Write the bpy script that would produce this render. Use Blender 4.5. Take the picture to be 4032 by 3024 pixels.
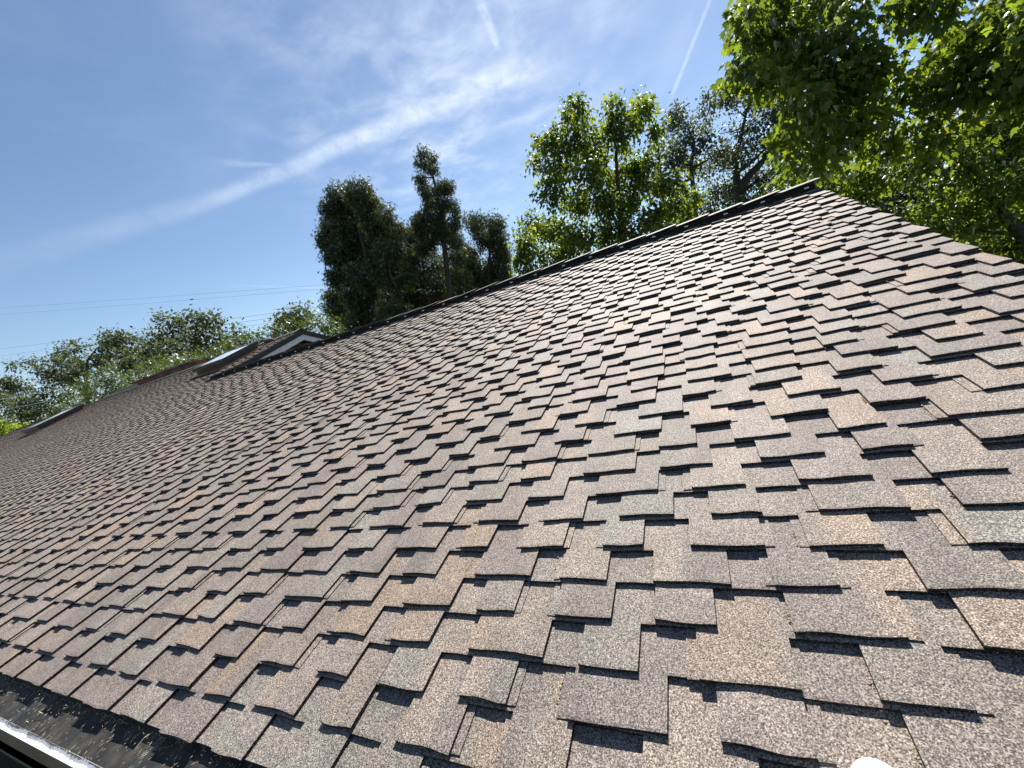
import bpy, math, random
import numpy as np
from mathutils import Vector, Matrix, Quaternion

random.seed(7); rng = np.random.default_rng(11)
scene = bpy.context.scene
for o in list(bpy.data.objects): bpy.data.objects.remove(o)
col = scene.collection

# ------------------------------------------------------------------ camera
FPX = 1608.5; CX, CY = 2016.0, 1512.0          # focal length and centre in photo pixels
PITCH = math.radians(18.4)                      # 4:12 roof
D = 0.92                                        # height of the lens above the roof plane
ZC = 3.575                                       # lens above the ground
def cray(px, py):
    d = np.array([px-CX, -(py-CY), -FPX]); return d/np.linalg.norm(d)
_r = cray(-1307.5, 2173.3)                          # ridge direction
_u = cray(2596.5, 517.1); _u = _u-_r*(_u@_r); _u /= np.linalg.norm(_u)   # up the slope
_R = -_r
_n = np.cross(_R, _u)
_W = _u*math.sin(PITCH)+_n*math.cos(PITCH)
_H = _u*math.cos(PITCH)-_n*math.sin(PITCH)
M = np.array([_R, _H, _W])                      # camera axes -> world
CAM = np.array([0, 0, ZC])
cam = bpy.data.cameras.new('camera'); camo = bpy.data.objects.new('camera', cam); col.objects.link(camo)
m4 = Matrix.Identity(4)
for i in range(3):
    for j in range(3): m4[i][j] = M[i][j]
    m4[i][3] = CAM[i]
camo.matrix_world = m4
cam.sensor_width = 36; cam.lens = FPX/4032*36; cam.clip_start = 0.02; cam.clip_end = 5000
scene.camera = camo
scene.render.resolution_x = 1024; scene.render.resolution_y = 768

# ------------------------------------------------------------------ sky, sun, exposure
SUN_EL = math.radians(49.0); SUN_AZ = math.radians(-4.0)     # azimuth from +Y towards +X
world = bpy.data.worlds.new('World'); scene.world = world; world.use_nodes = True
sun = bpy.data.lights.new('sun', 'SUN'); sun.energy = 5.0; sun.angle = math.radians(0.53); sun.color = (1, 0.955, 0.89)
suno = bpy.data.objects.new('sun', sun); col.objects.link(suno)
sd = Vector((math.sin(SUN_AZ)*math.cos(SUN_EL), math.cos(SUN_AZ)*math.cos(SUN_EL), math.sin(SUN_EL)))
suno.rotation_euler = sd.to_track_quat('Z', 'Y').to_euler(); suno.location = (0, 30, 60)
scene.view_settings.view_transform = 'Standard'; scene.view_settings.look = 'None'
scene.view_settings.exposure = 1.24; scene.view_settings.gamma = 1.0
scene.render.engine = 'CYCLES'

def wray(px, py): return M @ cray(px, py)
def at(px, py, X=None, Y=None, Z=None):
    d = wray(px, py)
    t = X/d[0] if X is not None else (Y/d[1] if Y is not None else (Z-ZC)/d[2])
    return CAM+d*t

class NT:
    """tiny node helper"""
    def __init__(s, tree): s.t = tree; s.n = tree.nodes; s.l = tree.links
    def node(s, typ, **kw):
        nd = s.n.new(typ)
        for k, v in kw.items(): setattr(nd, k, v)
        return nd
    def link(s, a, b): s.l.new(a, b)
    def put(s, sock, v):
        if hasattr(v, 'is_linked') or isinstance(v, bpy.types.NodeSocket): s.l.new(v, sock)
        else: sock.default_value = v
    def math(s, op, a, b=None, c=None, clamp=False):
        nd = s.n.new('ShaderNodeMath'); nd.operation = op; nd.use_clamp = clamp
        s.put(nd.inputs[0], a)
        if b is not None: s.put(nd.inputs[1], b)
        if c is not None: s.put(nd.inputs[2], c)
        return nd.outputs[0]
    def dot(s, a, v):
        nd = s.n.new('ShaderNodeVectorMath'); nd.operation = 'DOT_PRODUCT'; s.put(nd.inputs[0], a); s.put(nd.inputs[1], v)
        return nd.outputs['Value']
    def vmath(s, op, a, b):
        nd = s.n.new('ShaderNodeVectorMath'); nd.operation = op; s.put(nd.inputs[0], a); s.put(nd.inputs[1], b)
        return nd.outputs[0]
    def smooth(s, x, lo, hi, a=0.0, b=1.0):
        nd = s.n.new('ShaderNodeMapRange'); nd.interpolation_type = 'SMOOTHSTEP'
        s.put(nd.inputs[0], x); s.put(nd.inputs[1], lo); s.put(nd.inputs[2], hi); s.put(nd.inputs[3], a); s.put(nd.inputs[4], b)
        return nd.outputs[0]
    def noise(s, vec, scale, detail=2, rough=0.5, dist=0.0, lac=2.0):
        nd = s.n.new('ShaderNodeTexNoise')
        if vec is not None: s.put(nd.inputs['Vector'], vec)
        s.put(nd.inputs['Scale'], scale); nd.inputs['Detail'].default_value = detail
        nd.inputs['Roughness'].default_value = rough; nd.inputs['Distortion'].default_value = dist; nd.inputs['Lacunarity'].default_value = lac
        return nd.outputs[0]
    def mix(s, fac, a, b, mode='MIX'):
        nd = s.n.new('ShaderNodeMix'); nd.data_type = 'RGBA'; nd.blend_type = mode
        s.put(nd.inputs[0], fac); s.put(nd.inputs[6], a); s.put(nd.inputs[7], b)
        return nd.outputs[2]

def build_world():
    W = NT(world.node_tree); W.n.clear()
    out = W.node('ShaderNodeOutputWorld'); bg = W.node('ShaderNodeBackground')
    sky = W.node('ShaderNodeTexSky'); sky.sky_type = 'NISHITA'; sky.sun_disc = False
    sky.sun_elevation = SUN_EL; sky.sun_rotation = SUN_AZ; sky.altitude = 60; sky.air_density = 1.0; sky.dust_density = 0.15; sky.ozone_density = 2.2
    tc = W.node('ShaderNodeTexCoord'); d = tc.outputs['Generated']
    sep = W.node('ShaderNodeSeparateXYZ'); W.link(d, sep.inputs[0])
    zz = W.math('MAXIMUM', sep.outputs[2], 0.06)
    cmb = W.node('ShaderNodeCombineXYZ')
    W.link(W.math('DIVIDE', sep.outputs[0], zz), cmb.inputs[0]); W.link(W.math('DIVIDE', sep.outputs[1], zz), cmb.inputs[1])
    q = cmb.outputs[0]                                   # position on a cloud sheet overhead
    up = W.smooth(sep.outputs[2], 0.0, 0.35)
    # thin cirrus everywhere, in broad patches
    n1 = W.noise(q, 1.3, 6, 0.62, 0.2)
    patch = W.noise(q, 0.55, 2, 0.5)
    cir = W.math('MULTIPLY', W.smooth(n1, 0.42, 0.85), W.smooth(patch, 0.42, 0.68))
    mask = W.math('MULTIPLY', cir, 0.10)
    # the brighter cirrus patch high above the ridge
    def dirv(px, py): return tuple(float(v) for v in wray(px, py))
    g = W.smooth(W.dot(d, dirv(1720, 180)), math.cos(0.46), math.cos(0.06))
    n2 = W.noise(q, 4.2, 8, 0.60, 0.25)
    n2b = W.noise(q, 1.8, 4, 0.6, 0.4)
    pm = W.math('MULTIPLY', g, W.math('MULTIPLY', W.smooth(n2, 0.30, 0.75), W.smooth(n2b, 0.30, 0.62)))
    mask = W.math('ADD', mask, W.math('MULTIPLY', pm, 0.62))
    # soft veil towards the sun
    g2 = W.smooth(W.dot(d, dirv(2350, 60)), math.cos(0.62), math.cos(0.05))
    mask = W.math('ADD', mask, W.math('MULTIPLY', g2, W.smooth(W.noise(q, 2.2, 4, 0.55, 0.3), 0.2, 0.8, 0.0, 0.10)))
    # contrails: great-circle bands
    def trail(pa, pb, w0, w1, strength, nscale, soft=0.35, ext=(0.0, 1.0), fade=0.25, ragged=0.6):
        nonlocal mask
        a, b = wray(*pa), wray(*pb); N = np.cross(a, b); N /= np.linalg.norm(N)
        A = b-a*(a@b); A /= np.linalg.norm(A); ang = math.acos(a@b)
        s = W.dot(d, tuple(map(float, N)))
        al = W.math('ARCTAN2', W.dot(d, tuple(map(float, A))), W.dot(d, tuple(map(float, a))))
        al = W.math('DIVIDE', al, ang)                   # 0..1 between the two points
        nz = W.noise(d, nscale, 6, 0.65, 0.5)
        wd = W.math('ADD', w0, W.math('MULTIPLY', al, w1-w0))
        off = W.math('MULTIPLY', W.math('SUBTRACT', W.noise(d, nscale*0.35, 4, 0.6), 0.5), W.math('MULTIPLY', wd, ragged))
        x = W.math('DIVIDE', W.math('ABSOLUTE', W.math('ADD', s, off)), wd)
        m = W.smooth(x, 1.0, soft)
        m = W.math('MULTIPLY', m, W.smooth(al, ext[0]-fade, ext[0]+fade))
        m = W.math('MULTIPLY', m, W.smooth(al, ext[1]+0.06, ext[1]-0.1))
        m = W.math('MULTIPLY', m, W.smooth(nz, 0.28, 0.66, 0.35, 1.0))
        mask = W.math('ADD', mask, W.math('MULTIPLY', m, strength))
    trail((900, 765), (2230, 190), 0.018, 0.036, 0.50, 26, 0.15, (0.05, 0.96), 0.3)
    trail((-400, 1160), (1000, 730), 0.035, 0.020, 0.15, 14, 0.1, (0.2, 1.0), 0.4)
    trail((1880, -20), (1965, 205), 0.016, 0.008, 0.40, 24, 0.1, (-0.4, 0.95), 0.3)
    trail((2800, -10), (2625, 430), 0.005, 0.006, 0.38, 30, 0.1, (-0.3, 0.9), 0.3, 0.2)
    trail((2740, -10), (2560, 430), 0.05, 0.04, 0.14, 10, 0.0, (-0.3, 0.9), 0.3)
    trail((830, 1122), (1300, 1136), 0.0035, 0.0035, 0.22, 20, 0.0, (0.2, 1.0), 0.2, 0.2)
    trail((830, 640), (1090, 648), 0.012, 0.004, 0.22, 24, 0.0, (0.2, 0.95), 0.3)
    mask = W.math('MULTIPLY', W.math('MINIMUM', mask, 0.92), up)
    c = W.mix(mask, sky.outputs[0], (6.6, 7.4, 8.6, 1))
    W.link(c, bg.inputs[0]); bg.inputs[1].default_value = 0.058
    W.link(bg.outputs[0], out.inputs[0])
build_world()

# ------------------------------------------------------------------ materials
def mat(name, base=(0.5, 0.5, 0.5), rough=0.6, metal=0.0, spec=0.5, noise=None, bump=None):
    m = bpy.data.materials.new(name); m.use_nodes = True
    T = NT(m.node_tree); p = T.n['Principled BSDF']
    p.inputs['Roughness'].default_value = rough; p.inputs['Metallic'].default_value = metal
    p.inputs['Specular IOR Level'].default_value = spec
    geo = T.node('ShaderNodeNewGeometry'); pos = geo.outputs['Position']
    if noise:
        sc, b2, lo, hi = noise
        f = T.smooth(T.noise(pos, sc, 5, 0.6), lo, hi)
        T.link(T.mix(f, (*base, 1), (*b2, 1)), p.inputs['Base Color'])
    else: p.inputs['Base Color'].default_value = (*base, 1)
    if bump:
        b = T.node('ShaderNodeBump'); b.inputs['Strength'].default_value = bump[1]; b.inputs['Distance'].default_value = bump[2] if len(bump) > 2 else 0.01
        T.link(T.noise(pos, bump[0], 4, 0.6), b.inputs['Height']); T.link(b.outputs[0], p.inputs['Normal'])
    return m

def shingle_mat():
    m = bpy.data.materials.new('asphalt_granules'); m.use_nodes = True
    T = NT(m.node_tree); p = T.n['Principled BSDF']
    geo = T.node('ShaderNodeNewGeometry'); pos = geo.outputs['Position']
    at_ = T.node('ShaderNodeAttribute'); at_.attribute_name = 'Col'
    v = T.node('ShaderNodeTexVoronoi'); v.inputs['Scale'].default_value = 520; T.link(pos, v.inputs['Vector'])
    sp = T.node('ShaderNodeSeparateColor'); T.link(v.outputs['Color'], sp.inputs[0])
    gran = T.smooth(sp.outputs[0], 0.0, 1.0, 0.28, 1.75)
    fine = T.smooth(T.noise(pos, 330, 3, 0.6), 0.30, 0.70, 0.35, 1.65)
    blot = T.smooth(T.noise(pos, 9, 4, 0.6), 0.3, 0.7, 0.88, 1.1)
    k = T.math('MULTIPLY', T.math('MULTIPLY', gran, fine), blot)
    cmb = T.node('ShaderNodeCombineColor')
    for i in range(3): T.link(k, cmb.inputs[i])
    c = T.mix(1.0, at_.outputs['Color'], cmb.outputs[0], 'MULTIPLY')
    # scattered pale and rusty granules
    c = T.mix(T.smooth(sp.outputs[1], 0.86, 0.92, 0.0, 0.55), c, (0.30, 0.24, 0.19, 1))
    c = T.mix(T.smooth(sp.outputs[2], 0.88, 0.93, 0.0, 0.45), c, (0.02, 0.018, 0.02, 1))
    T.link(c, p.inputs['Base Color'])
    p.inputs['Roughness'].default_value = 0.72; p.inputs['Specular IOR Level'].default_value = 0.35
    b = T.node('ShaderNodeBump'); b.inputs['Strength'].default_value = 0.55; b.inputs['Distance'].default_value = 0.0009
    T.link(T.math('ADD', T.noise(pos, 420, 3, 0.7), sp.outputs[0]), b.inputs['Height']); T.link(b.outputs[0], p.inputs['Normal'])
    return m

def leaf_mat(name, dif, trans, gloss=0.12, rough=0.4, tmix=0.5):
    m = bpy.data.materials.new(name); m.use_nodes = True
    T = NT(m.node_tree); T.n.clear()
    out = T.node('ShaderNodeOutputMaterial')
    a = T.node('ShaderNodeAttribute'); a.attribute_name = 'Col'
    d = T.node('ShaderNodeBsdfDiffuse'); t = T.node('ShaderNodeBsdfTranslucent'); g = T.node('ShaderNodeBsdfGlossy')
    T.link(T.mix(1.0, a.outputs['Color'], (*dif, 1), 'MULTIPLY'), d.inputs[0])
    T.link(T.mix(1.0, a.outputs['Color'], (*trans, 1), 'MULTIPLY'), t.inputs[0])
    g.inputs[0].default_value = (0.9, 0.95, 0.95, 1); g.inputs['Roughness'].default_value = rough
    s1 = T.node('ShaderNodeMixShader'); s1.inputs[0].default_value = tmix; T.link(d.outputs[0], s1.inputs[1]); T.link(t.outputs[0], s1.inputs[2])
    s2 = T.node('ShaderNodeMixShader'); T.link(s1.outputs[0], s2.inputs[1]); T.link(g.outputs[0], s2.inputs[2])
    fr = T.node('ShaderNodeFresnel'); fr.inputs[0].default_value = 1.4
    T.link(T.math('ADD', T.math('MULTIPLY', fr.outputs[0], 0.16), gloss*0.08), s2.inputs[0])
    T.link(s2.outputs[0], out.inputs[0])
    return m

MT = {}
MT['shingle'] = shingle_mat()
MT['bark'] = mat('bark', (0.06, 0.046, 0.036), 0.9, noise=(9, (0.028, 0.022, 0.019), 0.35, 0.65), bump=(30, 0.6, 0.02))
MT['dead'] = mat('dead_twig', (0.16, 0.14, 0.12), 0.9, noise=(20, (0.08, 0.07, 0.06), 0.3, 0.7))
MT['felt'] = mat('roof_deck', (0.03, 0.028, 0.027), 0.95, noise=(30, (0.05, 0.045, 0.04), 0.3, 0.7))
MT['vent'] = mat('ridge_vent_plastic', (0.010, 0.010, 0.0105), 0.8, spec=0.15, noise=(40, (0.02, 0.02, 0.02), 0.3, 0.7))
MT['plug'] = mat('pale_plug', (0.75, 0.74, 0.72), 0.5, noise=(60, (0.6, 0.6, 0.58), 0.3, 0.7))
MT['white'] = mat('white_paint', (0.74, 0.75, 0.76), 0.55, noise=(6, (0.62, 0.63, 0.65), 0.35, 0.7))
MT['brown'] = mat('brown_siding', (0.17, 0.12, 0.085), 0.8, noise=(5, (0.12, 0.085, 0.062), 0.3, 0.7))
MT['stucco'] = mat('tan_stucco', (0.34, 0.23, 0.135), 0.9, noise=(14, (0.29, 0.19, 0.11), 0.3, 0.7), bump=(80, 0.3, 0.004))
MT['louvre'] = mat('brown_louvre', (0.17, 0.075, 0.035), 0.6, noise=(12, (0.11, 0.05, 0.025), 0.3, 0.7))
MT['bronze'] = mat('dark_bronze', (0.035, 0.032, 0.03), 0.4, 0.4, noise=(8, (0.05, 0.045, 0.04), 0.3, 0.7))
MT['copper'] = mat('weathered_copper', (0.36, 0.17, 0.10), 0.5, 0.3, noise=(5, (0.24, 0.12, 0.08), 0.35, 0.65))
MT['rust'] = mat('stained_brown_render', (0.17, 0.085, 0.06), 0.85, noise=(2.2, (0.045, 0.035, 0.034), 0.42, 0.60), bump=(20, 0.4, 0.01))
MT['grey'] = mat('grey_metal', (0.22, 0.22, 0.23), 0.5, 0.3, noise=(6, (0.16, 0.16, 0.165), 0.3, 0.7))
MT['mud'] = mat('gutter_dirt', (0.03, 0.027, 0.022), 0.95, noise=(40, (0.06, 0.05, 0.035), 0.4, 0.7), bump=(60, 0.6, 0.01))
MT['galv'] = mat('white_aluminium', (0.80, 0.81, 0.82), 0.4, noise=(15, (0.6, 0.6, 0.6), 0.5, 0.75))
MT['bluegrey'] = mat('blue_grey_panel', (0.42, 0.46, 0.50), 0.6, noise=(4, (0.34, 0.38, 0.42), 0.3, 0.7))
MT['darkred'] = mat('dark_red_curtain', (0.09, 0.015, 0.02), 0.9, noise=(9, (0.04, 0.008, 0.01), 0.3, 0.7))
MT['soil'] = mat('ground_soil', (0.07, 0.06, 0.035), 0.95, noise=(0.6, (0.04, 0.06, 0.02), 0.35, 0.65), bump=(6, 0.5, 0.05))
MT['wire'] = mat('wire_black', (0.03, 0.03, 0.035), 0.5, noise=(3, (0.05, 0.05, 0.055), 0.3, 0.7))
MT['cable'] = mat('pale_cable', (0.78, 0.76, 0.68), 0.45, noise=(2, (0.6, 0.58, 0.52), 0.4, 0.7))
MT['plastic'] = mat('white_plastic', (0.86, 0.86, 0.85), 0.35, noise=(40, (0.76, 0.77, 0.78), 0.5, 0.75))
MT['pollen'] = mat('pollen_flake', (0.72, 0.52, 0.24), 0.8, noise=(300, (0.45, 0.30, 0.13), 0.35, 0.65))
MT['straw'] = mat('dry_needle', (0.62, 0.54, 0.36), 0.8, noise=(120, (0.36, 0.27, 0.14), 0.35, 0.65))
MT['maple'] = leaf_mat('maple_leaf', (0.055, 0.090, 0.018), (0.21, 0.29, 0.02), 0.12, 0.35, 0.48)
MT['oak'] = leaf_mat('oak_leaf', (0.070, 0.088, 0.046), (0.12, 0.155, 0.05), 0.12, 0.45, 0.35)
MT['cedar'] = leaf_mat('cedar_spray', (0.050, 0.064, 0.029), (0.09, 0.12, 0.026), 0.06, 0.5, 0.3)
MT['yew'] = leaf_mat('cypress_spray', (0.06, 0.09, 0.018), (0.12, 0.17, 0.02), 0.05, 0.5, 0.35)
MT['lime'] = leaf_mat('lime_leaf', (0.13, 0.18, 0.016), (0.32, 0.40, 0.02), 0.06, 0.5, 0.45)
def glass_mat():
    m = mat('skylight_glass', (0.75, 0.80, 0.82), 0.06, 0.0, 1.0, noise=(3, (0.68, 0.74, 0.77), 0.3, 0.7)); return m  # pale base colour stands in for bright sky reflected in the panes
MT['glass'] = glass_mat()
MT['darkglass'] = mat('dark_window_glass', (0.01, 0.01, 0.012), 0.08, 0.0, 0.6, noise=(3, (0.015, 0.015, 0.018), 0.3, 0.7))
def guard_mat():
    m = bpy.data.materials.new('black_wire_mesh'); m.use_nodes = True
    T = NT(m.node_tree); p = T.n['Principled BSDF']; out = T.n['Material Output']
    tc = T.node('ShaderNodeTexCoord'); sep = T.node('ShaderNodeSeparateXYZ'); T.link(tc.outputs['Object'], sep.inputs[0])
    def wires(s, per):
        f = T.math('FRACT', T.math('DIVIDE', s, per)); return T.smooth(T.math('ABSOLUTE', T.math('SUBTRACT', f, 0.5)), 0.20, 0.26)
    x = wires(sep.outputs[0], 0.0034); y = wires(sep.outputs[1], 0.0034)
    a = T.math('MAXIMUM', x, y)
    p.inputs['Base Color'].default_value = (0.035, 0.037, 0.04, 1); p.inputs['Roughness'].default_value = 0.7; p.inputs['Specular IOR Level'].default_value = 0.15
    f = T.smooth(T.noise(tc.outputs['Object'], 18, 4, 0.6), 0.40, 0.70)
    T.link(T.mix(f, (0.030, 0.031, 0.032, 1), (0.075, 0.068, 0.055, 1)), p.inputs['Base Color'])
    tr = T.node('ShaderNodeBsdfTransparent'); mx = T.node('ShaderNodeMixShader')
    T.link(a, mx.inputs[0]); T.link(tr.outputs[0], mx.inputs[1]); T.link(p.outputs[0], mx.inputs[2]); T.link(mx.outputs[0], out.inputs[0])
    return m
MT['guard'] = guard_mat()

# ------------------------------------------------------------------ mesh helpers
def new_mesh(name, V, F, material, cols=None):
    me = bpy.data.meshes.new(name); me.from_pydata([tuple(map(float, v)) for v in V], [], F)
    me.materials.append(material)
    if cols is not None:
        a = me.color_attributes.new('Col', 'FLOAT_COLOR', 'POINT')
        c = np.ones((len(V), 4), np.float32); c[:, :3] = np.asarray(cols, np.float32); a.data.foreach_set('color', c.ravel())
    me.update(); return me
def tri_mesh(name, V, T, material, cols=None):
    """V (n,3) float, T (m,3) int: fast path"""
    me = bpy.data.meshes.new(name); n, k = len(V), len(T)
    me.vertices.add(n); me.vertices.foreach_set('co', np.asarray(V, np.float32).ravel())
    me.loops.add(k*3); me.loops.foreach_set('vertex_index', np.asarray(T, np.int32).ravel())
    me.polygons.add(k); me.polygons.foreach_set('loop_start', np.arange(0, k*3, 3, dtype=np.int32))
    me.update(calc_edges=True); me.materials.append(material)
    if cols is not None:
        a = me.color_attributes.new('Col', 'FLOAT_COLOR', 'POINT')
        c = np.ones((n, 4), np.float32); c[:, :3] = cols; a.data.foreach_set('color', c.ravel())
    return me
def link(name, me, parent=None, loc=None):
    o = bpy.data.objects.new(name, me); col.objects.link(o)
    if loc is not None: o.location = loc
    if parent is not None:
        o.parent = parent
        if parent.type == 'EMPTY': o.matrix_parent_inverse = Matrix.Translation(-parent.location)
    return o
def tag(o, label=None, cat=None, group=None, kind=None):
    if label: o['label'] = label
    if cat: o['category'] = cat
    if group: o['group'] = group
    if kind: o['kind'] = kind
    return o
def empty(name, loc, label, cat, group=None):
    o = bpy.data.objects.new(name, None); col.objects.link(o); o.location = loc; o.empty_display_size = 0.3
    return tag(o, label, cat, group)

class MB:
    def __init__(s): s.V = []; s.F = []
    def poly(s, pts):
        b = len(s.V); s.V += [tuple(map(float, p)) for p in pts]; s.F.append(tuple(range(b, b+len(pts))))
    def hexa(s, c):                       # 8 corners: bottom 0-3 ccw, top 4-7
        b = len(s.V); s.V += [tuple(map(float, p)) for p in c]
        for f in ((3, 2, 1, 0), (4, 5, 6, 7), (0, 1, 5, 4), (1, 2, 6, 5), (2, 3, 7, 6), (3, 0, 4, 7)): s.F.append(tuple(b+i for i in f))
    def box(s, fr, x0, x1, y0, y1, z0, z1):
        s.hexa([fr(x0, y0, z0), fr(x1, y0, z0), fr(x1, y1, z0), fr(x0, y1, z0), fr(x0, y0, z1), fr(x1, y0, z1), fr(x1, y1, z1), fr(x0, y1, z1)])
    def tube(s, pts, rad, n=6):
        pts = [np.asarray(p, float) for p in pts]; b = len(s.V); k = len(pts)
        if not hasattr(rad, '__len__'): rad = [rad]*k
        for i, p in enumerate(pts):
            t = pts[min(i+1, k-1)]-pts[max(i-1, 0)]; t = t/(np.linalg.norm(t)+1e-9)
            a = np.cross(t, (0, 0, 1) if abs(t[2]) < 0.9 else (1, 0, 0)); a /= np.linalg.norm(a); c = np.cross(t, a)
            for j in range(n):
                w = 2*math.pi*j/n; s.V.append(tuple(p+rad[i]*(a*math.cos(w)+c*math.sin(w))))
        for i in range(k-1):
            for j in range(n):
                s.F.append((b+i*n+j, b+i*n+(j+1) % n, b+(i+1)*n+(j+1) % n, b+(i+1)*n+j))
        s.F.append(tuple(b+j for j in range(n-1, -1, -1))); s.F.append(tuple(b+(k-1)*n+j for j in range(n)))
    def mesh(s, name, m): return new_mesh(name, s.V, s.F, m)
    def build(s, name, m, parent=None): return link(name, s.mesh(name, m), parent)
WF = lambda x, y, z: np.array([x, y, z])

# ------------------------------------------------------------------ roof frames
def frame(O, ex, eu):
    O = np.asarray(O, float); ex = np.asarray(ex, float); ex /= np.linalg.norm(ex)
    eu = np.asarray(eu, float); eu = eu-ex*(eu@ex); eu /= np.linalg.norm(eu); en = np.cross(ex, eu)
    f = lambda x, y, h: O+ex*x+eu*y+en*h
    f.O, f.ex, f.eu, f.en = O, ex, eu, en
    return f
sP, cP = math.sin(PITCH), math.cos(PITCH)
NRM = np.array([0, -sP, cP])
RF = frame(CAM-NRM*D, (1, 0, 0), (0, cP, sP))           # main slope: x along the eave, y up the slope, h off the deck
EAVE, RIDGE, ROW = 0.154, 4.75, 0.1035
TH = 0.0102                                              # shingle thickness
TOP = 3*TH
XL = -8.34                                              # where the lower ridge dies into the upper gable
def right_edge(y): return 1.165+0.012*(y-4.59)
HS = -TOP                                                # deck sits under the shingles so their faces lie on the fitted plane
apex = RF(XL, 7.02, 0)
ridge_end = RF(XL, RIDGE, 0)
UX1 = -27.0
upslope = np.array([0, apex[1]-ridge_end[1], apex[2]-ridge_end[2]]); ULEN = np.linalg.norm(upslope)
UF = frame(ridge_end, (1, 0, 0), upslope)                # steeper upper slope (x measured from the gable, negative away)

# ------------------------------------------------------------------ ground
GN = 24; gs = np.linspace(-400, 400, GN+1)
V = [(x, y+60, 0) for y in gs for x in gs]; F = [(j*(GN+1)+i, j*(GN+1)+i+1, (j+1)*(GN+1)+i+1, (j+1)*(GN+1)+i) for j in range(GN) for i in range(GN)]
g = link('ground', new_mesh('ground', V, F, MT['soil'])); tag(g, kind='structure'); g['label'] = 'bare soil and grass around the house'

# ------------------------------------------------------------------ house and roof deck
house = empty('house', (-10, 6, 0), 'long low house with brown shingle roof, gable and skylights', 'house')
mb = MB()
er = right_edge(EAVE); rr = right_edge(RIDGE)
def quad_slab(mb, pts, nrm, t):
    pts = [np.asarray(p, float) for p in pts]; nrm = np.asarray(nrm)
    mb.hexa([p-nrm*t for p in pts]+pts)
quad_slab(mb, [RF(UX1, EAVE+0.02, HS-0.004), RF(er-0.02, EAVE+0.02, HS-0.004), RF(rr-0.02, RIDGE, HS-0.004), RF(UX1, RIDGE, HS-0.004)], RF.en, 0.03)
roof = mb.build('roof', MT['felt'], house); roof['label'] = 'main roof slope of weathered brown dimensional shingles'
# back slope of the lower part
yb, zb = RF(0, RIDGE, 0)[1], RF(0, RIDGE, 0)[2]
BF = frame((0, yb, zb), (1, 0, 0), (0, cP, -sP))
mb = MB()
nb = np.array([0, sP, cP])
quad_slab(mb, [np.array([XL, yb, zb-0.004]), np.array([rr-0.02, yb, zb-0.004]), np.array([er, yb+4.6*cP, zb-4.6*sP]), np.array([XL, yb+4.6*cP, zb-4.6*sP])], nb, 0.03)
mb.build('rear_slope', MT['felt'], house)

PAL = [(0.34, 0.255, 0.195), (0.26, 0.235, 0.205), (0.245, 0.235, 0.215), (0.225, 0.185, 0.175), (0.30, 0.245, 0.205), (0.27, 0.225, 0.205), (0.19, 0.165, 0.16), (0.37, 0.27, 0.19)]
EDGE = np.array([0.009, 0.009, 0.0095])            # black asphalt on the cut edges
PW = [1.0, 1.6, 1.6, 1.4, 1.6, 1.8, 0.7, 0.45]
_pm = np.mean(PAL, axis=0); PAL = [tuple((_pm+(np.array(c)-_pm)*0.60)*np.array([0.64, 0.635, 0.615])) for c in PAL]
class RowColour:
    def __init__(s, x0, x1, rnd):
        s.b = []; s.c = []; x = x0
        while x < x1+0.5:
            s.b.append(x); c = np.array(rnd.choices(PAL, PW)[0])*rnd.uniform(0.86, 1.12); s.c.append(c); x += rnd.uniform(0.07, 0.30)
        s.b = np.array(s.b)
    def __call__(s, x):
        i = int(np.searchsorted(s.b, x))-1; i = max(0, min(i, len(s.c)-1))
        e = (x-s.b[i])/0.018
        if i > 0 and e < 1: return s.c[i-1]*(1-e)+s.c[i]*e
        return s.c[i]

def slab(acc, fr, x0, x1, y0, y1, ztop, slope, th, rc, nseg, rnd, wave=0.0, rag=0.0, drop=0.002, z0=HS, xlim=None):
    """one ply: wavy butt, tapered underneath the course above"""
    V, F, C = acc
    ph, ph2, k1 = rnd.uniform(0, 6.3), rnd.uniform(0, 6.3), rnd.uniform(0.5, 1.6)
    sk = rnd.uniform(-1, 1)*rag
    dx0 = rnd.uniform(-1, 1)*rag*0.8; dx1 = rnd.uniform(-1, 1)*rag*0.8
    rows = [0.0, 0.005, y1-y0] if nseg > 1 else [0.0, y1-y0]
    b = len(V); n = nseg+1
    for ri, v in enumerate(rows):
        f = 1-v/(y1-y0)
        for i in range(n):
            t = i/nseg; x = x0+(x1-x0)*t+(dx0*(1-t)+dx1*t)*f
            w = wave*f*(0.5+0.5*math.sin(ph+k1*6.28*t))**1.5
            y = y0+v+(sk*(t-0.5)+rag*0.55*math.sin(ph2+5*t*k1))*f
            if xlim: x = min(x, xlim(y))
            z = ztop-v*slope+w-(0.0007 if (ri == 0 and nseg > 1) else 0)
            V.append(fr(x, y, z+z0)); C.append(rc(x))
    for r in range(len(rows)-1):
        for i in range(nseg): F.append((b+r*n+i, b+r*n+i+1, b+(r+1)*n+i+1, b+(r+1)*n+i))
    e = len(V)                                # skirt under the butt and the two sides
    path = [(b+(len(rows)-1)*n)] + [b+r*n for r in range(len(rows)-2, 0, -1)] + [b+i for i in range(n)] + [b+r*n+n-1 for r in range(1, len(rows))]
    en = fr.en
    m = len(path)
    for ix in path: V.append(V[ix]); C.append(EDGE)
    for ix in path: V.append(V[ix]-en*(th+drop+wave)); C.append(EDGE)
    for i in range(m-1): F.append((e+i, e+m+i, e+m+i+1, e+i+1))

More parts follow.
